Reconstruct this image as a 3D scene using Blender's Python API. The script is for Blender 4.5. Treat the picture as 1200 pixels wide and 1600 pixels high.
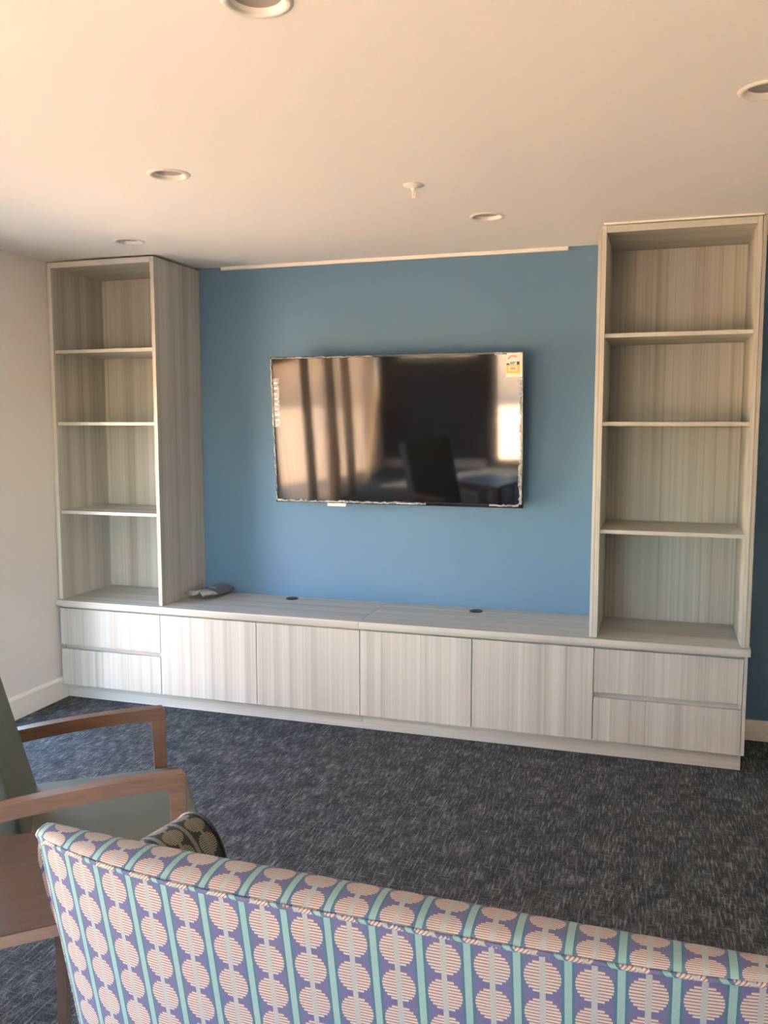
import bpy, bmesh, math, random
from mathutils import Vector, Matrix
random.seed(7)
S = bpy.context.scene
for o in list(bpy.data.objects): bpy.data.objects.remove(o)
C = S.collection
PI = math.pi

# ------------------------------------------------------------------ camera
cam_d = bpy.data.cameras.new('camera'); cam = bpy.data.objects.new('camera', cam_d); C.objects.link(cam)
CAM, YAW, PITCH, F_PX = Vector((3.1823, -4.4867, 1.5433)), -0.3087, -0.1026, 1368.6
cam.location = CAM
cam.rotation_euler = (PI/2 + PITCH, 0.0007, -YAW)
cam_d.sensor_fit = 'VERTICAL'; cam_d.sensor_height = 32.0; cam_d.lens = F_PX/1600*32.0
cam_d.clip_start = 0.05
S.camera = cam
# ------------------------------------------------------------------ light and exposure
SUN_EL, SUN_AZ = math.radians(46), math.radians(-42)      # direction towards the sun: +x, -y
SUN_STRENGTH, SKY_STRENGTH, EXPOSURE = 12.0, 0.48, 3.80
w = bpy.data.worlds.new('sky'); S.world = w; w.use_nodes = True
wn = w.node_tree.nodes; bg = wn['Background']
sky = wn.new('ShaderNodeTexSky'); sky.sky_type = 'NISHITA'; sky.sun_disc = False
sky.sun_elevation = SUN_EL; sky.sun_rotation = math.radians(132); sky.altitude = 50
w.node_tree.links.new(sky.outputs[0], bg.inputs[0]); bg.inputs[1].default_value = SKY_STRENGTH
sd = bpy.data.lights.new('sun', 'SUN'); sun = bpy.data.objects.new('sun', sd); C.objects.link(sun)
sd.energy = SUN_STRENGTH; sd.angle = math.radians(0.6); sd.color = (1.0, 0.80, 0.57)
sdir = Vector((math.cos(SUN_EL)*math.cos(SUN_AZ), math.cos(SUN_EL)*math.sin(SUN_AZ), math.sin(SUN_EL)))
sun.location = sdir*12; sun.rotation_euler = sdir.to_track_quat('Z', 'Y').to_euler()
S.view_settings.view_transform = 'Standard'; S.view_settings.look = 'None'
S.view_settings.gamma = 1.0; S.view_settings.use_curve_mapping = False
S.view_settings.exposure = EXPOSURE

def portal(name, loc, rot, sx, sy):                        # sampling guide for daylight entering a window
    d = bpy.data.lights.new(name, 'AREA'); d.shape = 'RECTANGLE'; d.size = sx; d.size_y = sy
    o = bpy.data.objects.new(name, d); C.objects.link(o); o.location = loc; o.rotation_euler = rot
    d.cycles.is_portal = True
portal('window_portal', (-0.1, -3.45, 1.02), (0, -PI/2, 0), 2.04, 4.95)
portal('rear_portal', (1.25, -6.3, .98), (PI/2, 0, 0), 2.25, 1.95)

# ------------------------------------------------------------------ material helpers
class NG:
    def __init__(s, name):
        s.m = bpy.data.materials.new(name); s.m.use_nodes = True; s.nt = s.m.node_tree
        s.b = s.nt.nodes['Principled BSDF']; s.out = s.nt.nodes['Material Output']
    def n(s, t, **kw):
        x = s.nt.nodes.new(t)
        for k, v in kw.items(): setattr(x, k, v)
        return x
    def l(s, a, b): s.nt.links.new(a, b)
    def setin(s, sock, v):
        if hasattr(v, 'is_output') or isinstance(v, bpy.types.NodeSocket): s.l(v, sock)
        else: sock.default_value = v
    def math(s, op, a, b=None, c=None):
        x = s.n('ShaderNodeMath', operation=op); s.setin(x.inputs[0], a)
        if b is not None: s.setin(x.inputs[1], b)
        if c is not None: s.setin(x.inputs[2], c)
        return x.outputs[0]
    def mix(s, f, a, b):
        x = s.n('ShaderNodeMix', data_type='RGBA'); s.setin(x.inputs['Factor'], f)
        for k, v in ((6, a), (7, b)):
            if isinstance(v, tuple): x.inputs[k].default_value = (*v[:3], 1)
            else: s.l(v, x.inputs[k])
        return x.outputs[2]
    def coords(s, scale, kind='Object', rnd=True):
        t = s.n('ShaderNodeTexCoord'); mp = s.n('ShaderNodeMapping'); s.l(t.outputs[kind], mp.inputs[0])
        mp.inputs['Scale'].default_value = scale
        if rnd:
            oi = s.n('ShaderNodeObjectInfo'); v = s.n('ShaderNodeCombineXYZ')
            r = s.math('MULTIPLY', oi.outputs['Random'], 37.0)
            for i in range(3): s.l(r, v.inputs[i])
            s.l(v.outputs[0], mp.inputs['Location'])
        return mp.outputs[0]
    def noise(s, vec, scale=1, detail=3, rough=.5):
        x = s.n('ShaderNodeTexNoise'); s.l(vec, x.inputs['Vector'])
        x.inputs['Scale'].default_value = scale; x.inputs['Detail'].default_value = detail; x.inputs['Roughness'].default_value = rough
        return x.outputs['Fac']
    def ramp(s, f, stops):
        x = s.n('ShaderNodeValToRGB'); s.l(f, x.inputs[0]); e = x.color_ramp.elements
        while len(e) < len(stops): e.new(.5)
        for i, (p, c) in enumerate(stops): e[i].position = p; e[i].color = (*c, 1)
        return x.outputs[0]
    def bump(s, h, strength=.2, dist=.002):
        x = s.n('ShaderNodeBump'); s.l(h, x.inputs['Height']); x.inputs['Strength'].default_value = strength
        x.inputs['Distance'].default_value = dist; s.l(x.outputs[0], s.b.inputs['Normal'])
    def base(s, c, rough=.5, spec=.5, metal=0):
        if isinstance(c, tuple): s.b.inputs['Base Color'].default_value = (*c, 1)
        else: s.l(c, s.b.inputs['Base Color'])
        s.b.inputs['Roughness'].default_value = rough; s.b.inputs['Specular IOR Level'].default_value = spec
        s.b.inputs['Metallic'].default_value = metal
        return s.m
M = {}
def simple(name, c, rough=.5, spec=.5, metal=0, var=0.0, scale=60, bump=0):
    g = NG(name)
    if var or bump:
        f = g.noise(g.coords((1, 1, 1)), scale, 4, .6)
        if bump: g.bump(f, bump, .001)
        if var: c = g.ramp(f, [(.3, tuple(x*(1-var) for x in c)), (.7, tuple(min(1, x*(1+var)) for x in c))])
    M[name] = g.base(c, rough, spec, metal); return M[name]

def laminate(name, axis):
    g = NG(name)
    long = {'x': (.55, 1, 1), 'y': (1, .55, 1), 'z': (1, 1, .35)}[axis]
    def sc(k): return tuple(k*(v if v == 1 else v*.6/k*1.0) for v in long)
    f1 = g.noise(g.coords(sc(14)), 1, 3, .55)
    f2 = g.noise(g.coords(sc(170)), 1, 2, .6)
    f3 = g.noise(g.coords(sc(60)), 1, 3, .7)
    a = g.ramp(f1, [(.28, (.45, .43, .385)), (.46, (.54, .525, .48)), (.6, (.605, .595, .55)), (.75, (.65, .64, .60))])
    b = g.ramp(f3, [(.3, (.66, .64, .61)), (.40, (.90, .89, .87)), (.62, (1, 1, 1))])
    c = g.ramp(f2, [(.25, (.80, .79, .77)), (.55, (1, 1, 1))])
    x = g.n('ShaderNodeMix', data_type='RGBA', blend_type='MULTIPLY'); x.inputs[0].default_value = .75; g.l(a, x.inputs[6]); g.l(b, x.inputs[7])
    y = g.n('ShaderNodeMix', data_type='RGBA', blend_type='MULTIPLY'); y.inputs[0].default_value = .8; g.l(x.outputs[2], y.inputs[6]); g.l(c, y.inputs[7])
    g.bump(f2, .08, .0005)
    M[name] = g.base(y.outputs[2], .42, .4)
laminate('laminate_vertical', 'z'); laminate('laminate_horizontal', 'x'); laminate('laminate_depth', 'y')

def carpet():
    g = NG('carpet')
    def co(s): return g.coords(s, 'Object', False)
    a = g.noise(co((130, 15, 1)), 1, 3, .65)        # threads along y
    b = g.noise(co((18, 140, 1)), 1, 3, .65)        # threads along x
    m = g.noise(co((14, 9, 1)), 1, 3, .6)
    fine = g.noise(co((300, 220, 1)), 1, 2, .5)
    t = g.math('MAXIMUM', a, g.math('MULTIPLY', b, .92))
    t = g.math('ADD', t, g.math('MULTIPLY', g.math('SUBTRACT', m, .5), .30))
    t = g.math('ADD', t, g.math('MULTIPLY', g.math('SUBTRACT', fine, .5), .30))
    c = g.ramp(t, [(.42, (.036, .038, .039)), (.54, (.080, .084, .086)), (.64, (.17, .174, .176)), (.80, (.33, .335, .33))])
    g.bump(g.math('ADD', t, fine), .6, .004)
    M['carpet'] = g.base(c, .95, .15)
carpet()
simple('white_paint', (.82, .79, .76), .6, .3, bump=.04, scale=180)
simple('ceiling_paint', (.90, .88, .84), .8, .2)
simple('blue_paint', (.118, .232, .362), .55, .35, bump=.05, scale=220)
simple('charcoal_paint', (.035, .04, .05), .7, .3, bump=.05, scale=220)
simple('white_trim', (.86, .83, .78), .45, .4, var=.02)
simple('white_metal', (.84, .80, .74), .35, .5, var=.02)
simple('lamp_lens', (.36, .33, .31), .4, .5, var=.05)
simple('black_gap', (.02, .02, .02), .6, .3, var=.1)
simple('black_plastic', (.012, .012, .013), .3, .5, var=.1)
simple('black_gloss', (.008, .008, .009), .16, .5, var=.1)
simple('steel', (.45, .44, .42), .35, .5, 1, var=.05)
simple('sticker_white', (.86, .84, .74), .5, var=.02)
simple('sticker_red', (.72, .20, .14), .5, var=.05)
simple('sticker_pale_red', (.72, .42, .36), .5, var=.05)
simple('sticker_yellow', (.80, .64, .10), .5, var=.03)
simple('sticker_black', (.03, .028, .02), .5, var=.05)
simple('booklet_grey', (.125, .14, .165), .35, .5, var=.06)
simple('print_white', (.75, .76, .78), .5, var=.03)
simple('sage_fabric', (.155, .185, .165), .75, .3, var=.06, scale=400, bump=.15)
simple('render_tan', (.84, .64, .42), .9, .2, var=.12, scale=3, bump=.2)
simple('paving', (.72, .53, .36), .9, .2, var=.12, scale=5, bump=.2)
simple('frame_bronze', (.08, .065, .05), .4, .5, var=.08)
simple('door_white', (.78, .76, .72), .5, .4, var=.02)
def wood(name, dark, light):
    g = NG(name)
    f = g.noise(g.coords((6, 60, 60)), 1, 4, .6); h = g.noise(g.coords((20, 220, 220)), 1, 2, .5)
    c = g.ramp(g.math('ADD', g.math('MULTIPLY', f, .75), g.math('MULTIPLY', h, .25)), [(.3, dark), (.7, light)])
    g.bump(h, .1, .0006); M[name] = g.base(c, .42, .45)
wood('beech', (.17, .095, .065), (.25, .15, .105))
wood('beech_table', (.085, .055, .043), (.12, .08, .062))
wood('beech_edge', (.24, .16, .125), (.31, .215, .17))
def screen():
    g = NG('screen_glass'); f = g.noise(g.coords((3, 3, 3)), 1, 2, .5)
    c = g.ramp(f, [(.3, (.004, .004, .005)), (.7, (.007, .007, .008))])
    m = g.base(c, .05, .9)
    M['screen_glass'] = m
screen()
def glass(name, tint, gloss, alpha_milk=0.0):
    g = NG(name); nt = g.nt; nt.nodes.remove(g.b)
    tr = g.n('ShaderNodeBsdfTransparent'); tr.inputs[0].default_value = (*tint, 1)
    gl = g.n('ShaderNodeBsdfGlossy'); gl.inputs['Roughness'].default_value = gloss
    lw = g.n('ShaderNodeLayerWeight')
    fr = g.math('MULTIPLY_ADD', g.math('POWER', lw.outputs['Facing'], 5.0), .93, .035)
    mx = g.n('ShaderNodeMixShader'); g.l(fr, mx.inputs[0]); g.l(tr.outputs[0], mx.inputs[1]); g.l(gl.outputs[0], mx.inputs[2])
    last = mx
    if alpha_milk:
        df = g.n('ShaderNodeBsdfPrincipled'); df.inputs['Base Color'].default_value = (.78, .80, .83, 1); df.inputs['Roughness'].default_value = .25
        m2 = g.n('ShaderNodeMixShader')
        f = g.noise(g.coords((40, 40, 40)), 1, 3, .6)
        k = g.math('MULTIPLY_ADD', g.math('SUBTRACT', f, .5), .8, alpha_milk)
        g.l(k, m2.inputs[0]); g.l(mx.outputs[0], m2.inputs[1]); g.l(df.outputs[0], m2.inputs[2]); last = m2
    g.l(last.outputs[0], g.out.inputs[0]); M[name] = g.m
glass('window_glass', (.97, .98, .97), .0)
glass('clear_film', (.96, .96, .97), .12, .85)
glass('screen_film', (.96, .96, .97), .14, .35)
def sheer(name, lo, hi, see):
    g = NG(name); g.nt.nodes.remove(g.b)
    f = g.noise(g.coords((300, 300, 300)), 1, 2, .5)
    col = g.ramp(f, [(.3, lo), (.7, hi)])
    d = g.n('ShaderNodeBsdfDiffuse'); t = g.n('ShaderNodeBsdfTranslucent'); tr = g.n('ShaderNodeBsdfTransparent')
    g.l(col, d.inputs[0]); g.l(col, t.inputs[0])
    m1 = g.n('ShaderNodeMixShader'); m1.inputs[0].default_value = .5; g.l(d.outputs[0], m1.inputs[1]); g.l(t.outputs[0], m1.inputs[2])
    m2 = g.n('ShaderNodeMixShader'); m2.inputs[0].default_value = see; g.l(m1.outputs[0], m2.inputs[1]); g.l(tr.outputs[0], m2.inputs[2])
    g.l(m2.outputs[0], g.out.inputs[0]); M[name] = g.m
sheer('sheer_curtain', (.36, .27, .19), (.45, .34, .24), .15)
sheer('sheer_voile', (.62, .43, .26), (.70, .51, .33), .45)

PU, PV = .0680, .0645                                     # repeat of the woven pattern, metres
def fabric(name, base, base2, dot1, dot2, thin, teal, teal_edge):
    g = NG(name); uv = g.n('ShaderNodeUVMap', uv_map='UVMap'); sp = g.n('ShaderNodeSeparateXYZ'); g.l(uv.outputs[0], sp.inputs[0])
    u, v = sp.outputs[0], sp.outputs[1]
    fu = g.math('FRACT', g.math('DIVIDE', u, PU))
    su = g.math('MULTIPLY', g.math('ABSOLUTE', g.math('SUBTRACT', fu, .5)), PU)
    st = g.math('SUBTRACT', PU/2, su)
    LP = PV/12
    vq = g.math('MULTIPLY', g.math('ADD', g.math('FLOOR', g.math('DIVIDE', v, LP)), .5), LP)
    dv = g.math('MULTIPLY', g.math('SUBTRACT', g.math('FRACT', g.math('DIVIDE', vq, PV)), .5), PV)
    r2 = g.math('ADD', g.math('POWER', g.math('DIVIDE', su, .0250), 2), g.math('POWER', g.math('DIVIDE', g.math('ABSOLUTE', dv), .0285), 2))
    dot = g.math('LESS_THAN', r2, 1.0)
    line = g.math('LESS_THAN', g.math('FRACT', g.math('DIVIDE', v, LP)), .62)
    wv = g.noise(g.coords((500, 500, 500)), 1, 2, .5)
    fl = g.math('FRACT', g.math('DIVIDE', v, LP/2))
    c = g.mix(g.math('GREATER_THAN', fl, .5), base, base2)
    dc = g.mix(line, dot2, dot1)
    c = g.mix(dot, c, dc)
    c = g.mix(g.math('LESS_THAN', su, .0040), c, thin)
    c = g.mix(g.math('LESS_THAN', st, .0085), c, teal_edge)
    c = g.mix(g.math('LESS_THAN', st, .0050), c, teal)
    sh = g.ramp(wv, [(.3, (.86, .86, .86)), (.7, (1, 1, 1))])
    x = g.n('ShaderNodeMix', data_type='RGBA', blend_type='MULTIPLY'); x.inputs[0].default_value = 1; g.l(c, x.inputs[6]); g.l(sh, x.inputs[7])
    g.bump(g.math('ADD', wv, g.math('MULTIPLY', line, .6)), .25, .0008)
    M[name] = g.base(x.outputs[2], .7, .35)
fabric('dot_fabric', (.110, .112, .235), (.135, .137, .262), (.53, .465, .41), (.24, .14, .16), (.36, .38, .38), (.25, .39, .385), (.055, .155, .21))
fabric('dot_fabric_shaded', (.028, .032, .034), (.036, .040, .042), (.27, .27, .22), (.03, .03, .028), (.19, .192, .18), (.17, .20, .19), (.035, .042, .044))  # the sofa's woven pattern again, darkened to paint in the bolster's shade

# ------------------------------------------------------------------ mesh helpers
def link(name, bm, mat, parent=None, kind=None, label=None, smooth=False):
    me = bpy.data.meshes.new(name); bmesh.ops.recalc_face_normals(bm, faces=bm.faces); bm.to_mesh(me); bm.free()
    o = bpy.data.objects.new(name, me); C.objects.link(o); me.materials.append(M[mat] if isinstance(mat, str) else mat)
    if smooth:
        for p in me.polygons: p.use_smooth = True
    if parent: o.parent = parent
    if kind: o['kind'] = kind
    if label: o['label'] = label
    return o
def boxbm(bm, x0, x1, y0, y1, z0, z1, bev=0.0, seg=2):
    r = bmesh.ops.create_cube(bm, size=1)
    for v in r['verts']: v.co = Vector(((x0+x1)/2 + v.co.x*(x1-x0), (y0+y1)/2 + v.co.y*(y1-y0), (z0+z1)/2 + v.co.z*(z1-z0)))
    if bev:
        es = list({e for v in r['verts'] for e in v.link_edges})
        bmesh.ops.bevel(bm, geom=es, offset=bev, segments=seg, profile=.5, affect='EDGES')
def bx(name, lo, hi, mat, parent=None, bev=.0015, kind=None, label=None, seg=2):
    """box from lo to hi (world coords when the parent is an unrotated Empty)"""
    off = parent.location if (parent and parent.get('_w')) else Vector((0, 0, 0))
    c = (Vector(lo)+Vector(hi))/2; h = (Vector(hi)-Vector(lo))/2
    bm = bmesh.new(); boxbm(bm, -h.x, h.x, -h.y, h.y, -h.z, h.z, bev, seg)
    o = link(name, bm, mat, parent, kind, label); o.location = c-off
    return o
def thing(name, label, cat, loc, rot=(0, 0, 0), group=None, world=True):
    o = bpy.data.objects.new(name, None); C.objects.link(o); o.location = loc; o.rotation_euler = rot
    o['label'] = label; o['category'] = cat; o.empty_display_size = .1
    if group: o['group'] = group
    if world: o['_w'] = 1
    return o
def tag(o, label, cat, group=None):
    o['label'] = label; o['category'] = cat
    if group: o['group'] = group
    return o
def tube(bm, pts, r, n=8, close=False):
    pts = [Vector(p) for p in pts]; rings = []; N = len(pts)
    for i, p in enumerate(pts):
        a = pts[max(i-1, 0)] if not close else pts[i-1]; b = pts[min(i+1, N-1)] if not close else pts[(i+1) % N]
        d = (b-a).normalized(); up = Vector((0, 0, 1)) if abs(d.z) < .9 else Vector((1, 0, 0))
        s = d.cross(up).normalized(); t = s.cross(d)
        rings.append([bm.verts.new(p + r*(math.cos(2*PI*k/n)*s + math.sin(2*PI*k/n)*t)) for k in range(n)])
    for i in range(N if close else N-1):
        A, B = rings[i], rings[(i+1) % N]
        for k in range(n): bm.faces.new((A[k], A[(k+1) % n], B[(k+1) % n], B[k]))
    if not close: bm.faces.new(rings[0]); bm.faces.new(rings[-1])
def lathe(bm, prof, n=40, cap=False):
    rings = []
    for r, z in prof:
        rings.append([bm.verts.new((r*math.cos(2*PI*k/n), r*math.sin(2*PI*k/n), z)) for k in range(n)])
    for A, B in zip(rings, rings[1:]):
        for k in range(n): bm.faces.new((A[k], A[(k+1) % n], B[(k+1) % n], B[k]))
    if cap: bm.faces.new(rings[0]); bm.faces.new(rings[-1])
def prism(bm, poly, a, b):
    """polygon of 3-vectors extruded from offset a to offset b (vectors)"""
    A = [bm.verts.new(Vector(p)+Vector(a)) for p in poly]; B = [bm.verts.new(Vector(p)+Vector(b)) for p in poly]
    bm.faces.new(A); bm.faces.new(B[::-1]); n = len(poly)
    for i in range(n): bm.faces.new((A[i], A[(i+1) % n], B[(i+1) % n], B[i]))

# ------------------------------------------------------------------ the room
H, XR, YB = 2.40, 6.0, -6.2                                # ceiling height, right wall, wall behind the camera
DOWNLIGHTS = [(1.512, -1.712), (.724, -.775), (2.448, -.756), (2.361, -2.765), (3.412, -1.923)]
R_HOLE = .062
bx('floor', (-.0, YB, -.08), (XR, 0, 0), 'carpet', bev=0, kind='structure')
bx('wall_back', (-.15, 0, -.08), (XR+.15, .15, H+.3), 'blue_paint', bev=0, kind='structure')
bx('wall_right', (XR, YB-.15, -.08), (XR+.15, 0, H+.3), 'white_paint', bev=0, kind='structure')
# left wall with the opening of the sliding glass doors
WY0, WYM0, WYM1, WY1, WZ, WZ2 = -5.9, -2.90, -1.80, -.97, 1.68, 1.88
bm = bmesh.new()
boxbm(bm, -.15, 0, WY1, 0, -.08, H+.3); boxbm(bm, -.15, 0, YB-.15, WY0, -.08, H+.3); boxbm(bm, -.15, 0, WY0, WYM0, WZ, H+.3); boxbm(bm, -.15, 0, WYM0, WYM1, -.08, H+.3); boxbm(bm, -.15, 0, WYM1, WY1, WZ2, H+.3)
link('wall_left', bm, 'white_paint', kind='structure')
# wall behind the camera with a window above a sill and a glazed door
DX0, DX1, DZ, RX0, RX1, RS = 1.34, 2.35, 1.92, .15, 1.26, 1.28
bm = bmesh.new()
for a in ((0, RX0, -.08, H+.3), (RX0, RX1, -.08, RS), (RX1, DX0, -.08, H+.3), (DX1, XR, -.08, H+.3), (RX0, RX1, DZ, H+.3), (DX0, DX1, DZ, H+.3)): boxbm(bm, a[0], a[1], YB-.15, YB, a[2], a[3])
link('wall_front', bm, 'charcoal_paint', kind='structure')
# ceiling sheet with round holes for the downlights, slab over it
bm = bmesh.new(); edges = []
def loop(pts):
    vs = [bm.verts.new(p) for p in pts]
    return [bm.edges.new((vs[i], vs[(i+1) % len(vs)])) for i in range(len(vs))]
edges += loop([(0, YB, H), (XR, YB, H), (XR, 0, H), (0, 0, H)])
for x, y in DOWNLIGHTS: edges += loop([(x+R_HOLE*math.cos(2*PI*k/40), y+R_HOLE*math.sin(2*PI*k/40), H) for k in range(40)])
bmesh.ops.triangle_fill(bm, use_beauty=True, use_dissolve=False, edges=edges)
link('ceiling', bm, 'ceiling_paint', kind='structure')
bx('roof_slab', (-.15, YB-.15, H+.18), (XR+.15, .15, H+.4), 'white_paint', bev=0, kind='structure')
# skirting boards
def skirting(name, poly, a, b):
    bm = bmesh.new(); prism(bm, poly, a, b); link(name, bm, 'white_trim', kind='structure')
SK = [(0, 0), (.014, 0), (.014, .088), (.008, .098), (0, .1)]
skirting('baseboard_left', [(a, 0, b*1.22) for a, b in SK], (0, WY1+.0, 0), (0, -.43, 0))
skirting('baseboard_back', [(0, -a, b) for a, b in SK], (3.575, 0, 0), (XR, 0, 0))
skirting('baseboard_right', [(XR-a, 0, b) for a, b in SK], (0, YB, 0), (0, -.014, 0))
bm = bmesh.new()
prism(bm, [(0, YB+a, b) for a, b in SK], (0, 0, 0), (DX0-.05, 0, 0)); prism(bm, [(0, YB+a, b) for a, b in SK], (DX1+.05, 0, 0), (XR-.014, 0, 0))
link('baseboard_front', bm, 'white_trim', kind='structure')
# white strips at the ceiling line
bx('trim_1', (.805, -.020, H-.019), (2.706, 0, H-.0005), 'white_trim', bev=.003, kind='structure')
bx('trim_2', (2.905, -.478, H-.0085), (3.548, -.4675, H-.0005), 'white_trim', bev=.001, kind='structure')

# glazing: left wall (beside the bookcase; curtained doors further back) and wall behind the camera
def glazing(name, a0, a1, zh, npan, side, sill=0.0):
    """sliding glass doors from a0 to a1 along y (side 'left') or along x (side 'rear')"""
    mid = (a0+a1)/2; f = .05; s = .04
    o = bpy.data.objects.new(name, None); C.objects.link(o); o['kind'] = 'structure'
    o.location = (-.075, mid, 0) if side == 'left' else (mid, YB-.075, 0)
    def put(bm, d0, d1, b0, b1, z0, z1, bev=.003):
        if side == 'left': boxbm(bm, d0, d1, b0-mid, b1-mid, z0, z1, bev)
        else: boxbm(bm, b0-mid, b1-mid, d0, d1, z0, z1, bev)
    bm = bmesh.new()
    for a in ((a0, a0+f, sill, zh), (a1-f, a1, sill, zh), (a0, a1, zh-f, zh), (a0, a1, sill-(.03 if sill == 0 else 0), sill+.03)): put(bm, -.05, .05, *a)
    link('window_frame', bm, 'frame_bronze', o)
    pw = (a1-a0-2*f)/npan
    for k in range(npan):
        b0 = a0+f+k*pw; off = .016 if k % 2 else -.016
        bm = bmesh.new()
        for a in ((b0, b0+s, sill+.03, zh-f), (b0+pw-s, b0+pw, sill+.03, zh-f), (b0+s, b0+pw-s, sill+.03, sill+.09), (b0+s, b0+pw-s, zh-f-.05, zh-f)): put(bm, off-.014, off+.014, *a, .002)
        sash = link('door_sash', bm, 'frame_bronze', o)
        bm = bmesh.new(); put(bm, off-.003, off+.003, b0+s, b0+pw-s, sill+.09, zh-f-.05, 0); link('pane', bm, 'window_glass', sash)
glazing('window_1', WY0, WYM0, WZ, 2, 'left'); glazing('window_2', WYM1, WY1, WZ2, 1, 'left'); glazing('window_3', RX0, RX1, DZ, 1, 'rear', RS); glazing('door_1', DX0, DX1, DZ, 2, 'rear')
# gathered curtains inside the glass doors
def curtain(yc, wid, lean, label, mat='sheer_curtain', folds=9, depth=.028, xo=.09):
    bm = bmesh.new(); n = folds*8; nz = 8; grid = []
    for j in range(nz+1):
        z = .03+(1.80-.03)*j/nz; row = []
        for i in range(n+1):
            t = i/n; amp = depth*(1+.28*math.sin(3*t+j*.3))
            row.append(bm.verts.new((amp*math.sin(t*PI*folds), (t-.5)*wid*(1+.10*math.sin(PI*j/nz))+lean*(j/nz-.5), z)))
        grid.append(row)
    for j in range(nz):
        for i in range(n): bm.faces.new((grid[j][i], grid[j][i+1], grid[j+1][i+1], grid[j+1][i]))
    t = thing('curtain', label, 'curtain', (xo, yc, 0), group='curtains at the glass doors')
    link('drape', bm, mat, t, smooth=True)
    bm = bmesh.new(); hd = min(.03, depth+.004); boxbm(bm, -hd, hd, -wid/2, wid/2, 1.79, 1.815, .003); link('heading', bm, 'white_trim', t)
curtain(-3.42, .12, .05, 'gathered taupe curtain, leftmost dark stripe reflected in the television')
curtain(-4.10, .14, .05, 'gathered taupe curtain, middle dark stripe reflected in the television')
curtain(-4.58, .17, .06, 'gathered taupe curtain, dark stripe nearest the centre of the television')
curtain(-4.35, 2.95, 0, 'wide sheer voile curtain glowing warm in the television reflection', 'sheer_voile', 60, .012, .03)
rail = bx('curtain_rail', (.010, WY0-.1, 1.815), (.115, WYM0+.1, 1.845), 'white_metal', bev=.004)
tag(rail, 'white curtain rail above the sliding glass doors', 'curtain rail')
for yy in (WY0-.05, (WY0+WYM0)/2, WYM0+.05):
    b = bx('bracket', (-.09, yy-.01-rail.location.y, -.01), (-.025, yy+.01-rail.location.y, .01), 'white_metal', bev=.002); b.parent = rail
# outside: paving and sunlit garden wall
bx('ground', (-14, -20, -.2), (14, 8, -.09), 'paving', bev=0, kind='structure')
gw = thing('garden_wall', 'low sunlit tan garden wall with coping, reflected in the television', 'wall', (-5.1, -6, -.09))
bx('wall_face', (-5.2, -16, -.09), (-5.0, 4, 1.05), 'render_tan', gw, bev=.005)
for z in (.35, .6, .85): bx('band', (-5.0, -16, z), (-4.965, 4, z+.05), 'render_tan', gw, bev=.004)
bx('coping', (-5.25, -16, 1.05), (-4.93, 4, 1.12), 'render_tan', gw, bev=.008)
gw2 = thing('garden_wall', 'low sunlit tan garden wall beyond the glass doors behind the camera', 'wall', (2, -13, -.09))
bx('wall_face', (-4.9, -13.1, -.09), (12, -12.9, 1.05), 'render_tan', gw2, bev=.005)
bx('coping', (-4.9, -13.15, 1.05), (12, -12.85, 1.12), 'render_tan', gw2, bev=.008)

# ------------------------------------------------------------------ joinery
W, ZC, ZK = 3.566, .5655, .0847
YC, YF, YK = -.4961, -.476, -.426                          # worktop edge, door faces, plinth
TC = .034
ZF1 = ZC-TC-.014                                           # top of the door and drawer faces
XS = [.012, .6466, 1.2115, 1.7755, 2.3413, 2.9073, 3.5415]
FT, G = .018, .0016
LV, LH, LD = 'laminate_vertical', 'laminate_horizontal', 'laminate_depth'
def carcass(t, x0, x1):
    y0 = YF+FT+.002
    bx('body', (x0, y0, ZK), (x1, -.001, ZK+.016), LV, t); bx('side_panel', (x0, y0, ZK+.016), (x0+.016, -.001, ZC-TC), LV, t)
    bx('side_panel', (x1-.016, y0, ZK+.016), (x1, -.001, ZC-TC), LV, t); bx('back_panel', (x0+.016, -.012, ZK+.016), (x1-.016, -.001, ZC-TC), LV, t)
    bx('top_rail', (x0+.016, y0, ZC-TC-.07), (x1-.016, y0+.016, ZC-TC), LH, t)
def drawer_unit(x0, x1, label, end=None):
    t = thing('drawer_unit', label, 'cabinet', ((x0+x1)/2, -.24, ZK), group='base units along the blue wall')
    carcass(t, x0, x1)
    zm0, zm1 = .2880, .3130                                # finger gap between the drawers
    y0 = YF+FT+.002
    bx('finger_rail', (x0+.016, y0+.006, zm0-.03), (x1-.016, y0+.022, zm1+.03), LH, t)
    for a, b in ((ZK, zm0), (zm1, ZF1)): bx('drawer_front', (x0+G, YF, a), (x1-G, YF+FT, b), LV, t)
    if end: bx('end_panel', (x1+.001, YF-.001, ZK), (end, -.001, ZC-TC), LV, t)
def door_unit(x0, xm, x1, label):
    t = thing('door_cabinet', label, 'cabinet', ((x0+x1)/2, -.24, ZK), group='base units along the blue wall')
    carcass(t, x0, x1)
    for a, b in ((x0, xm), (xm, x1)): bx('door', (a+G, YF, ZK), (b-G, YF+FT, ZF1), LV, t)
drawer_unit(XS[0], XS[1], 'two-drawer base unit in pale wood-grain laminate beside the white left wall')
door_unit(XS[1], XS[2], XS[3], 'two-door base cabinet in wood-grain laminate next to the left drawers')
door_unit(XS[3], XS[4], XS[5], 'two-door base cabinet in wood-grain laminate next to the right drawers')
drawer_unit(XS[5], XS[6], 'two-drawer base unit in pale wood-grain laminate below the right bookcase', 3.557)
pl = thing('plinth', 'low wood-grain kickboard running under all the base units', 'kickboard', (W/2, YK, 0))
bx('kick_panel', (.004, YK, 0), (1.7755, YK+.018, ZK), LH, pl, bev=.001); bx('kick_panel', (1.776, YK, 0), (3.548, YK+.018, ZK), LH, pl, bev=.001)
bx('kick_return', (3.530, YK+.0185, 0), (3.548, -.016, ZK), LD, pl, bev=.001)
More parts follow.
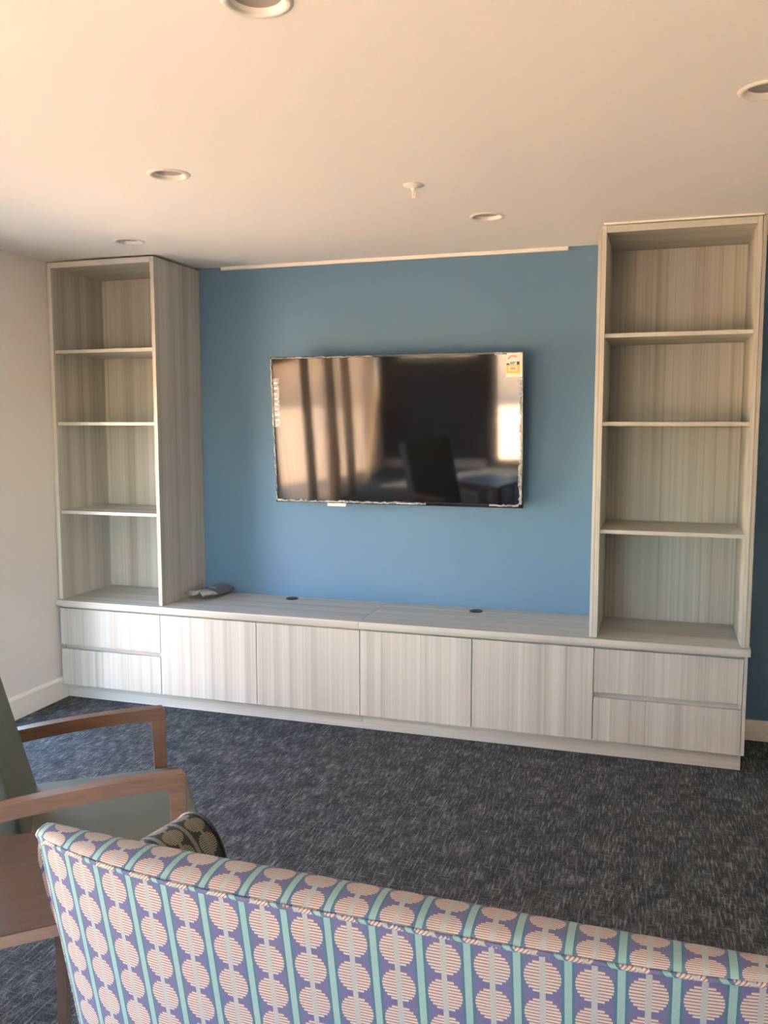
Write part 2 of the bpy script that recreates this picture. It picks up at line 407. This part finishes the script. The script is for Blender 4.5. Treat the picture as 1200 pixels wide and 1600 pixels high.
wt = thing('worktop', 'long grey wood-grain worktop covering the row of base units', 'worktop', (W/2, -.25, ZC-TC))
for a, b in ((.003, 1.7745), (1.7755, W)): bx('slab', (a, YC, ZC-TC), (b, -.001, ZC), LH, wt, bev=.002)
for gx, gy in ((1.239, -.075), (2.28, -.085)):
    bm = bmesh.new(); lathe(bm, [(.024, 0), (.0335, .0), (.0335, .003), (.031, .0045), (.026, .0045), (.025, .002), (.024, 0)], 32)
    g_ = link('cable_grommet', bm, 'black_plastic', wt, label='black plastic cable grommet', smooth=False); g_.location = Vector((gx, gy, ZC))-wt.location
    bm = bmesh.new(); lathe(bm, [(.0245, .0002), (.0245, .0026), (.006, .003), (.0055, .0015), (.0001, .0015)], 32); link('cap', bm, 'black_plastic', g_)
YBK = -.4673                                               # front of the bookcases
ZS = (1.9201, 1.5335, 1.0503)
def bookcase(label, x0, x1, t0, t1, fill0=0, fill1=0):
    t = thing('bookcase', label, 'bookcase', ((x0+x1)/2, -.24, ZC), group='built-in bookcases beside the television')
    zt = H-.010
    bx('side_panel', (x0+fill0, YBK, ZC+.0005), (x0+fill0+t0, -.001, zt), LV, t); bx('side_panel', (x1-fill1-t1, YBK, ZC+.0005), (x1-fill1, -.001, zt), LV, t)
    if fill0: bx('filler_strip', (x0, YBK+.002, ZC+.0005), (x0+fill0-.0008, -.001, zt-.012), LV, t)
    if fill1: bx('filler_strip', (x1-fill1+.0008, YBK+.003, ZC+.0005), (x1, -.001, zt+.005), LV, t)
    a, b = x0+fill0+t0+.0003, x1-fill1-t1-.0003
    bx('top_panel', (a, YBK, zt-.030), (b, -.001, zt), LH, t)
    bx('back_panel', (a, -.017, ZC+.0005), (b, -.001, zt-.0305), LV, t)
    for z in ZS: bx('shelf', (a, YBK+.014, z-.009), (b, -.0175, z+.009), LH, t, bev=.001)
    return t
bookcase('tall open bookcase in grey-brown laminate against the white left wall', .004, .660, .026, .022)
bookcase('tall open bookcase in warm pale laminate at the right end of the unit', 2.882, 3.562, .020, .020, .016, .017)

# ------------------------------------------------------------------ television
TW, TH_ = 1.345, .7774
tv = thing('television', 'large black flat-screen television mounted on the blue wall', 'television', (1.843, -.140, 1.4968), (.080, 0, .0135), world=False)
hx, hz = TW/2, TH_/2; BZ = .011
bm = bmesh.new()
for a in ((-hx, -hx+BZ, -hz, hz), (hx-BZ, hx, -hz, hz), (-hx+BZ, hx-BZ, hz-BZ, hz), (-hx+BZ, hx-BZ, -hz, -hz+.017)): boxbm(bm, a[0], a[1], 0, .018, a[2], a[3], .0015)
link('bezel', bm, 'black_gloss', tv)
bx('screen', (-hx+BZ, .0025, -hz+.017), (hx-BZ, .014, hz-BZ), 'screen_glass', tv, bev=0)
bm = bmesh.new(); boxbm(bm, -hx+.004, hx-.004, .018, .034, -hz+.004, hz-.004, .006); boxbm(bm, -hx*.72, hx*.72, .03, .062, -hz*.85, hz*.45, .02, 3)
link('rear_housing', bm, 'black_plastic', tv)
bm = bmesh.new()
for s in (-1, 1): boxbm(bm, s*.22-.02, s*.22+.02, .060, .082, -.25, .22, .003)
boxbm(bm, -.3, .3, .080, .098, -.1, .1, .003)
link('wall_bracket', bm, 'black_plastic', tv)
# energy label on the top right corner
sx1 = hx-.006; sx0 = sx1-.078; sz1 = hz-.006; sz0 = sz1-.118; yy = -.0006
st = bx('energy_label', (sx0, yy-.0006, sz0), (sx1, .0006, sz1), 'sticker_white', tv, bev=0, label='white and yellow energy rating sticker')
def flat(name, poly, mat, lift=.0004):
    bm = bmesh.new(); prism(bm, [(x-(sx0+sx1)/2, 0, z-(sz0+sz1)/2) for x, z in poly], (0, -.0006-lift, 0), (0, -.0007-lift-.0003, 0)); return link(name, bm, mat, st)
def rect(x0, x1, z0, z1): return [(sx0+x0, sz0+z0), (sx0+x1, sz0+z0), (sx0+x1, sz0+z1), (sx0+x0, sz0+z1)]
arc = [(sx0+.034+.028*math.cos(a), sz0+.086+.022*math.sin(a)) for a in [math.radians(175-k*15) for k in range(10)]]
arc += [(sx0+.034+.017*math.cos(a), sz0+.086+.012*math.sin(a)) for a in [math.radians(40+k*15) for k in range(10)]]
flat('star_arc', arc, 'sticker_pale_red')
for k in range(4):
    a = math.radians(155-k*32); cx_, cz_ = sx0+.034+.0225*math.cos(a), sz0+.086+.017*math.sin(a)
    flat('star_mark', [(cx_+.0036*math.cos(PI/2+i*PI/5)*(1 if i % 2 == 0 else .45), cz_+.0036*math.sin(PI/2+i*PI/5)*(1 if i % 2 == 0 else .45)) for i in range(10)], 'sticker_red', .0009)
flat('black_block', rect(.052, .066, .060, .076), 'sticker_black'); flat('black_corner', rect(.001, .016, .060, .068), 'sticker_black')
for k in range(3): flat('small_print', rect(.019, .047-.004*k, .072-.005*k, .0745-.005*k), 'sticker_black', .0003)
flat('yellow_panel', rect(.001, .067, .019, .059), 'sticker_yellow'); flat('white_window', rect(.011, .055, .031, .053), 'sticker_white', .0009)
for k in range(4): flat('figure', rect(.022+.006*k, .0265+.006*k, .037, .048), 'sticker_red', .0014)
# maker's mark, sensor tab, film residue
for k in range(7): bx('maker_mark', (.016+.0062*k, -.0008, -hz+.005), (.0205+.0062*k, .0005, -hz+.0105), 'print_white', tv, bev=0)
bx('sensor_tab', (-hx+.298, -.001, -hz-.016), (-hx+.402, .014, -hz+.0005), 'sticker_white', tv, bev=.001, label='white sensor tab below the screen')
side = bx('side_sticker', (-hx+.013, .0008, .02), (-hx+.045, .0022, hz-.11), 'screen_film', tv, bev=0, label='clear strip of film with faint print')
for k in range(9): bx('print_line', (-.010, -.0012, -.125+k*.028), (.008 if k % 3 else .002, -.0007, -.116+k*.028), 'print_white', side, bev=0)
def film(name, pts, wid, horizontal):
    bm = bmesh.new(); rnd = random.Random(len(pts)*7+int(wid*1e4)); A, B = [], []
    for i, (x, z) in enumerate(pts):
        j = rnd.uniform(-.5, .5)*wid*.9; y1 = -.001-rnd.random()*.004; y2 = -.001-rnd.random()*.004
        if horizontal: a, b = (x, y1, z-wid/2+j*.3), (x, y2, z+wid/2+j)
        else: a, b = (x-wid/2+j, y1, z), (x+wid/2+j*.3, y2, z)
        A.append(bm.verts.new(a)); B.append(bm.verts.new(b))
    for i in range(len(pts)-1): bm.faces.new((A[i], A[i+1], B[i+1], B[i]))
    return link(name, bm, 'screen_film', tv)
film('protective_film', [(hx-.012, hz-.13-(TH_-.15)*k/46) for k in range(47)], .014, False)
film('protective_film', [(-hx+.006, hz-.01-(TH_-.02)*k/60) for k in range(61)], .008, False)
film('protective_film', [(-hx+.01+(TW*.62)*k/60, -hz+.010) for k in range(61)], .010, True)
film('protective_film', [(-hx+.01+(TW*.42)*k/40, hz-.006) for k in range(41)], .007, True)
film('protective_film', [(hx-.14+.06*k/8, hz-.009) for k in range(9)], .011, True)
film('protective_film', [(hx-.17+.15*k/14, -hz+.012) for k in range(15)], .009, True)

# ------------------------------------------------------------------ bagged booklet on the worktop
bag = thing('booklet_bag', 'grey booklet in a clear plastic bag lying in the worktop corner', 'booklet', (.765, -.125, ZC+.0005), (0, 0, math.radians(-10)), world=False)
def hump(x, y):                                            # height of the bulging top
    return .010+.046*max(0, 1-(x/.09)**2)**.5*(.55+.45*max(0, min(1, (y+.10)/.2)))
bm = bmesh.new(); nx, ny = 14, 10; top, bot = [], []
for j in range(ny+1):
    y = -.055+.165*j/ny; top.append([bm.verts.new((-.078+.156*i/nx, y, hump(-.078+.156*i/nx, y)*.85+.004)) for i in range(nx+1)])
    bot.append([bm.verts.new((-.078+.156*i/nx, y, max(.001, hump(-.078+.156*i/nx, y)*.85-.008))) for i in range(nx+1)])
for Gd in (top, bot):
    for j in range(ny):
        for i in range(nx): bm.faces.new((Gd[j][i], Gd[j][i+1], Gd[j+1][i+1], Gd[j+1][i]))
for j in range(ny):
    for i in (0, nx): bm.faces.new((top[j][i], top[j+1][i], bot[j+1][i], bot[j][i]))
for i in range(nx):
    for j in (0, ny): bm.faces.new((top[j][i], top[j][i+1], bot[j][i+1], bot[j][i]))
link('booklet', bm, 'booklet_grey', bag, smooth=False)
bm = bmesh.new(); rows = []
for j in range(13):
    y = -.150+.10*j/12; rows.append([])
    for i in range(19):
        x = -.086+.172*i/18; wv = .012*math.sin(i*1.1+.4)*(1-j/12) + .004*math.sin(i*2.7+j)*(1-j/12)
        rows[-1].append(bm.verts.new((x+.01*(1-j/12)*math.sin(i*.7), y+.012*math.sin(i*.5)*(1-j/12), max(.0015, hump(x, y)*.9+.006+wv))))
for j in range(12):
    for i in range(18): bm.faces.new((rows[j][i], rows[j][i+1], rows[j+1][i+1], rows[j+1][i]))
link('plastic_end', bm, 'clear_film', bag, label='crumpled clear plastic end of the bag', smooth=True)
bm = bmesh.new()
for k, wdt in enumerate((.012, .010, .014)):
    x0 = -.012+.016*k; z = hump(x0, -.0)*.85+.0062
    boxbm(bm, x0-.012, x0-.012+wdt, .004, .018, z-.001, z+.0004)
link('printed_mark', bm, 'print_white', bag)

# ------------------------------------------------------------------ ceiling fittings
def downlight(x, y, label):
    t = thing('downlight', label, 'downlight', (x, y, H), group='recessed downlights in the ceiling')
    bm = bmesh.new(); lathe(bm, [(.056, .002), (.0565, -.0025), (.062, -.0055), (.070, -.0045), (.0755, -.0002)], 48); link('trim_ring', bm, 'white_metal', t, smooth=True)
    bm = bmesh.new(); lathe(bm, [(.056, .002), (.0555, .003), (.0510, .0095)], 48); link('reflector', bm, 'white_metal', t, smooth=True)
    bm = bmesh.new(); lathe(bm, [(.0510, .0095), (.049, .011), (.0001, .0115)], 48); link('lens', bm, 'lamp_lens', t)
    bm = bmesh.new(); lathe(bm, [(.0615, .006), (.0615, .06), (.05, .075), (.0001, .075)], 32); link('housing', bm, 'black_gap', t)
for (x, y), lb in zip(DOWNLIGHTS, ('white recessed downlight, second from the left bookcase', 'white recessed downlight just above the left bookcase',
                                   'white recessed downlight above the television, nearest the blue wall', 'white recessed downlight nearest the camera, cut by the top edge',
                                   'white recessed downlight in front of the right bookcase, cut by the right edge')): downlight(x, y, lb)
sp = thing('fire_sprinkler', 'small white fire sprinkler head hanging from the middle of the ceiling', 'sprinkler', (2.286, -1.32, H))
bm = bmesh.new(); lathe(bm, [(.012, -.012), (.034, -.006), (.038, -.002), (.038, -.0001)], 36); lathe(bm, [(.012, -.012), (.0001, -.012)], 36); link('escutcheon', bm, 'white_metal', sp, smooth=True)
bm = bmesh.new(); lathe(bm, [(.009, -.012), (.008, -.020), (.004, -.024), (.0001, -.024)], 16); link('body', bm, 'white_metal', sp)
bm = bmesh.new()
for s in (-1, 1): tube(bm, [(s*.005, 0, -.018), (s*.0065, 0, -.030), (s*.003, 0, -.048)], .0018)
link('yoke', bm, 'white_metal', sp)
bm = bmesh.new(); tube(bm, [(0, 0, -.024), (0, 0, -.044)], .002); link('bulb', bm, 'white_metal', sp)
bm = bmesh.new(); lathe(bm, [(.0001, -.050), (.008, -.050), (.008, -.0485), (.0001, -.048)], 24); link('deflector', bm, 'white_metal', sp)

# ------------------------------------------------------------------ sofa seen from behind
SX0, SX1 = 2.168, 3.53
sofa = thing('sofa', 'sofa seen from behind in lilac fabric with pink dots and turquoise stripes', 'sofa', ((SX0+SX1)/2, -3.0, 0))
def sofa_y(x, y, j=0):
    ys = -3.306-.078*(1-min(1, abs((x-2.85)/.67))**4); yf = -3.260-.036*(x-2.2)/1.13
    t = 0 if j < 12 else min(1, (j-12)/6)
    return y+(ys+3.387)*(1-t)+(yf+3.25)*t
def sweep_uv(name, prof, x0, x1, mat, parent, rnd=.045, nu=60, u0=0.0, off=(0, 0), warp=None):
    """profile (y, z) swept along x with rounded ends; UV in metres"""
    loc = parent.location if parent.get('_w') else Vector((0, 0, 0))
    n = len(prof); vs = [0.0]
    for a, b in zip(prof, prof[1:]+prof[:1]): vs.append(vs[-1]+math.hypot(b[0]-a[0], b[1]-a[1]))
    cy = sum(p[0] for p in prof)/n; cz = sum(p[1] for p in prof)/n
    xs = []
    for k in range(7): xs.append((x0+rnd*(1-math.cos(k/6*PI/2)), rnd*(1-math.sin(k/6*PI/2))))
    for k in range(1, nu): xs.append((x0+rnd+(x1-x0-2*rnd)*k/nu, 0))
    for k in range(7): xs.append((x1-rnd*(1-math.sin(k/6*PI/2)), rnd*(1-math.cos(k/6*PI/2))))
    bm = bmesh.new(); uvl = bm.loops.layers.uv.new('UVMap'); rings = []; U = []
    u = u0
    for i, (x, ins) in enumerate(xs):
        ring = []
        for j, (y, z) in enumerate(prof):
            dy, dz = y-cy, z-cz; 
            sy = max(0, abs(dy)-ins)/abs(dy) if abs(dy) > 1e-6 else 1; sz = max(0, abs(dz)-ins)/abs(dz) if abs(dz) > 1e-6 else 1
            yy_ = cy+dy*sy
            ring.append(bm.verts.new(Vector((x, warp(x, yy_, j) if warp else yy_, cz+dz*sz))-loc))
        rings.append(ring)
        if i: u += math.hypot(x-xs[i-1][0], ins-xs[i-1][1])
        U.append(u)
    for i in range(len(rings)-1):
        for j in range(n):
            k = (j+1) % n; f = bm.faces.new((rings[i][j], rings[i][k], rings[i+1][k], rings[i+1][j])); f.smooth = True
            for lp, (uu, vv) in zip(f.loops, ((U[i], vs[j]), (U[i], vs[j+1]), (U[i+1], vs[j+1]), (U[i+1], vs[j]))): lp[uvl].uv = (uu+off[0], vv+off[1])
    for ring, uu in ((rings[0], U[0]), (rings[-1], U[-1])):
        f = bm.faces.new(ring)
        for lp in f.loops: lp[uvl].uv = (lp.vert.co.y+uu, lp.vert.co.z)
    me = bpy.data.meshes.new(name); bm.to_mesh(me); bm.free(); o = bpy.data.objects.new(name, me); C.objects.link(o); me.materials.append(M[mat])
    o.parent = parent
    return o
SL = .22
def rear(z): return -3.386+(.844-z)*SL
prof = [(rear(z), z) for z in [.30+.05*k for k in range(11)]]          # up the rear face to the seam
prof += [(rear(.83), .83), (-3.387, .844), (-3.376, .850), (-3.355, .855), (-3.33, .857), (-3.30, .856), (-3.275, .850), (-3.258, .836), (-3.250, .815)]
prof += [(-3.250+(.815-z)*.30, z) for z in (.75, .68, .6, .5, .4, .32)]
prof += [(-3.12, .30), (-3.18, .295)]
vseam = sum(math.hypot(b[0]-a[0], b[1]-a[1]) for a, b in zip(prof[:12], prof[1:13]))
back = sweep_uv('backrest', prof, SX0, SX1, 'dot_fabric', sofa, .030, 60, u0=0, off=(.020, -vseam+.072), warp=sofa_y)
bm = bmesh.new(); uvl = bm.loops.layers.uv.new('UVMap'); L = sofa.location
pts = [Vector((SX0+.012+.003*(1 if z < .8 else 0), rear(z)+.008, z)) for z in [.32+.04*k for k in range(12)]]
pts += [Vector((SX0+.018, rear(.815)+.004, .815)), Vector((SX0+.030, rear(.831)+.001, .831))]
pts += [Vector((SX0+.05+(SX1-SX0-.1)*k/70, -3.388, .8445)) for k in range(71)]
pts += [Vector((SX1-.030, -3.385, .831)), Vector((SX1-.016, rear(.8)+.006, .80)), Vector((SX1-.014, rear(.32)+.008, .32))]
tube(bm, [Vector((p.x, sofa_y(p.x, p.y), p.z))-L for p in pts], .0036, 8)
for f in bm.faces:
    for lp in f.loops: c = lp.vert.co; lp[uvl].uv = ((c.x+c.z)*1.0+.02, (c.x-c.z)*.9)
for f in bm.faces: f.smooth = True
link('piping', bm, 'dot_fabric', back)
bx('seat_base', (SX0+.03, -3.16, .22), (SX1-.03, -2.62, .33), 'sage_fabric', sofa, bev=.02)
sweep_uv('seat_cushion', [(-3.10, .34), (-3.11, .39), (-3.10, .435), (-3.05, .45), (-2.9, .455), (-2.7, .45), (-2.63, .43), (-2.61, .39), (-2.63, .345), (-2.9, .335)], SX0+.02, SX1-.02, 'dot_fabric_shaded', sofa, .04, 30)
for x in (SX0+.08, SX1-.08):
    for y in (-3.12, -2.68):
        bm = bmesh.new(); prism(bm, [(-.017, -.017, 0), (.017, -.017, 0), (.017, .017, 0), (-.017, .017, 0)], (0, 0, 0), (0, 0, .22))
        o = link('leg', bm, 'beech', sofa); o.location = Vector((x, y, 0))-L
# bolster cushion on the sofa seat
BR, BL = .125, .30
bol = thing('bolster_cushion', 'striped bolster cushion with shade painted into its fabric, peeping over the left end of the sofa', 'cushion', (2.235, -2.945, .457), (0, 0, math.radians(-10)), world=False)
bm = bmesh.new(); uvl = bm.loops.layers.uv.new('UVMap'); n, m = 36, 16; rings = []; BX = .082
prf = [(0, .55), (.006, .8), (.02, .95), (.04, 1.0)] + [(.04+(BL-.08)*k/8, 1.0+.02*math.sin(PI*k/8)) for k in range(1, 8)] + [(BL-.04, 1.0), (BL-.02, .95), (BL-.006, .8), (BL, .55)]
for s, rr in prf: rings.append([bm.verts.new((BX*rr*math.cos(2*PI*k/n), s-BL*.7, BR+BR*rr*math.sin(2*PI*k/n)*.98)) for k in range(n)])
for i in range(len(rings)-1):
    for k in range(n):
        f = bm.faces.new((rings[i][k], rings[i][(k+1) % n], rings[i+1][(k+1) % n], rings[i+1][k])); f.smooth = True
        for lp, (uu, vv) in zip(f.loops, ((prf[i][0], k), (prf[i][0], k+1), (prf[i+1][0], k+1), (prf[i+1][0], k))): lp[uvl].uv = (uu, vv/n*2*PI*BR)
for ring in (rings[0], rings[-1]):
    f = bm.faces.new(ring)
    for lp in f.loops: lp[uvl].uv = (lp.vert.co.x, lp.vert.co.z)
link('cover', bm, 'dot_fabric_shaded', bol)
for s in (.03, BL-.03):
    bm = bmesh.new(); tube(bm, [(BX*1.0*math.cos(2*PI*k/40), s-BL*.7, BR+BR*.985*math.sin(2*PI*k/40)) for k in range(40)], .0035, 6, True); link('piping', bm, 'black_plastic', bol)

# ------------------------------------------------------------------ armchair
CH, CA = Vector((1.632, -2.483, 0)), math.radians(37)
ch = thing('armchair', 'sage green armchair with brown timber arms at the left edge', 'armchair', CH, (0, 0, CA), world=False)
bm = bmesh.new(); boxbm(bm, -.17, .325, -.25, .25, .365, .452, .028, 4); link('seat', bm, 'sage_fabric', ch, smooth=True)
bm = bmesh.new(); boxbm(bm, -.15, .28, -.24, .24, .32, .366, .004); link('seat_frame', bm, 'beech', ch)
bm = bmesh.new(); boxbm(bm, -.045, .045, -.245, .245, 0, .62, .028, 4)
o = link('backrest', bm, 'sage_fabric', ch, smooth=True); o.location = (-.15, 0, .40); o.rotation_euler = (0, math.radians(-14), 0)
AW = .038
for s in (-1, 1):
    yo = s*(.297-AW/2); n = 14; up, lo = [], []
    for k in range(n+1):
        t = k/n; x = .272-.62*t; z = .636+.006*math.sin(t*PI*.5)-.055*t**2.0
        up.append((x, 0, z)); lo.append((x, 0, z-.036-.006*t))
    up[0] = (.262, 0, .637); up.insert(0, (.2715, 0, .628))
    lo = lo[1:]
    poly = up+lo[::-1]+[(.232, 0, .598), (.234, 0, .42), (.238, 0, 0), (.268, 0, 0), (.272, 0, .42)]
    bm = bmesh.new(); prism(bm, poly, (0, yo-AW/2, 0), (0, yo+AW/2, 0))
    bmesh.ops.bevel(bm, geom=[e for e in bm.edges if abs(e.verts[0].co.y-e.verts[1].co.y) < 1e-5], offset=.003, segments=2, affect='EDGES')
    link('arm', bm, 'beech', ch)
    bm = bmesh.new(); prism(bm, [(-.30, 0, .57), (-.335, 0, .58), (-.36, 0, .30), (-.40, 0, 0), (-.37, 0, 0), (-.325, 0, .30)], (0, yo-AW/2+.001, 0), (0, yo+AW/2-.001, 0)); link('rear_leg', bm, 'beech', ch)
    bm = bmesh.new(); boxbm(bm, -.34, .24, yo-.01, yo+.01, .325, .362, .003); link('side_rail', bm, 'beech', ch)

# ------------------------------------------------------------------ side table
tb = thing('side_table', 'brown timber side table between the armchair and the sofa', 'table', CH, (0, 0, CA), world=False)
TZ = .56; TX0, TX1, TY0, TY1 = -.47, -.005, -.775, -.355
cx_, cy_ = (TX0+TX1)/2, (TY0+TY1)/2
tb.location = CH + Matrix.Rotation(CA, 3, 'Z') @ Vector((cx_, cy_, 0))
hx_, hy_ = (TX1-TX0)/2, (TY1-TY0)/2
def outline(hx, hy, rc=.03, bow=.014):
    pts = []
    for (sx, sy, a0) in ((1, 1, 0), (-1, 1, 90), (-1, -1, 180), (1, -1, 270)):
        for k in range(6):
            a = math.radians(a0+18*k); pts.append((sx*(hx-rc)+rc*math.cos(a), sy*(hy-rc)+rc*math.sin(a)))
        nx_ = {0: (-1, 1), 90: (-1, -1), 180: (1, -1), 270: (1, 1)}[a0]
        p0 = pts[-1]; p1 = {0: (-(hx-rc), hy), 90: (-hx, -(hy-rc)), 180: (hx-rc, -hy), 270: (hx, hy-rc)}[a0]; nrm = {0: (0, 1), 90: (-1, 0), 180: (0, -1), 270: (1, 0)}[a0]
        for k in range(1, 8):
            t = k/8; b = bow*math.sin(PI*t); pts.append((p0[0]+(p1[0]-p0[0])*t+nrm[0]*b, p0[1]+(p1[1]-p0[1])*t+nrm[1]*b))
    return pts
bm = bmesh.new(); prism(bm, [(a, b, 0) for a, b in outline(hx_, hy_)], (0, 0, TZ-.026), (0, 0, TZ)); bmesh.ops.bevel(bm, geom=[e for e in bm.edges if abs(e.verts[0].co.z-e.verts[1].co.z) < 1e-6], offset=.003, segments=2, affect='EDGES')
link('table_top', bm, 'beech_table', tb)
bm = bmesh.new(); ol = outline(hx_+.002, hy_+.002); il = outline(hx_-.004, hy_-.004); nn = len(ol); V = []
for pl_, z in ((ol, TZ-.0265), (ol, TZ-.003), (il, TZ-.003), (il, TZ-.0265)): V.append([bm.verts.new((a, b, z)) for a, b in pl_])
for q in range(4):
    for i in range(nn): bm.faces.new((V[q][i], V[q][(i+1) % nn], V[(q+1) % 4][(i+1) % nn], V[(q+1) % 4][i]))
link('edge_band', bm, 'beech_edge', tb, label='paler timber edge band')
bm = bmesh.new()
for a in ((-hx_+.10, hx_-.10, -.012, .012), (-.012, .012, -hy_+.10, hy_-.10)): boxbm(bm, *a, TZ-.05, TZ-.026, .002)
link('cross_rail', bm, 'beech_table', tb)
for sx in (-1, 1):
    for sy in (-1, 1):
        bm = bmesh.new(); prism(bm, [(-.008, -.008, 0), (.008, -.008, 0), (.008, .008, 0), (-.008, .008, 0)], (0, 0, 0), (0, 0, TZ-.026))
        o = link('leg', bm, 'beech_table', tb); o.location = (sx*(hx_-.030), sy*(hy_-.045), 0)
for o in bpy.data.objects:
    if '_w' in o: del o['_w']
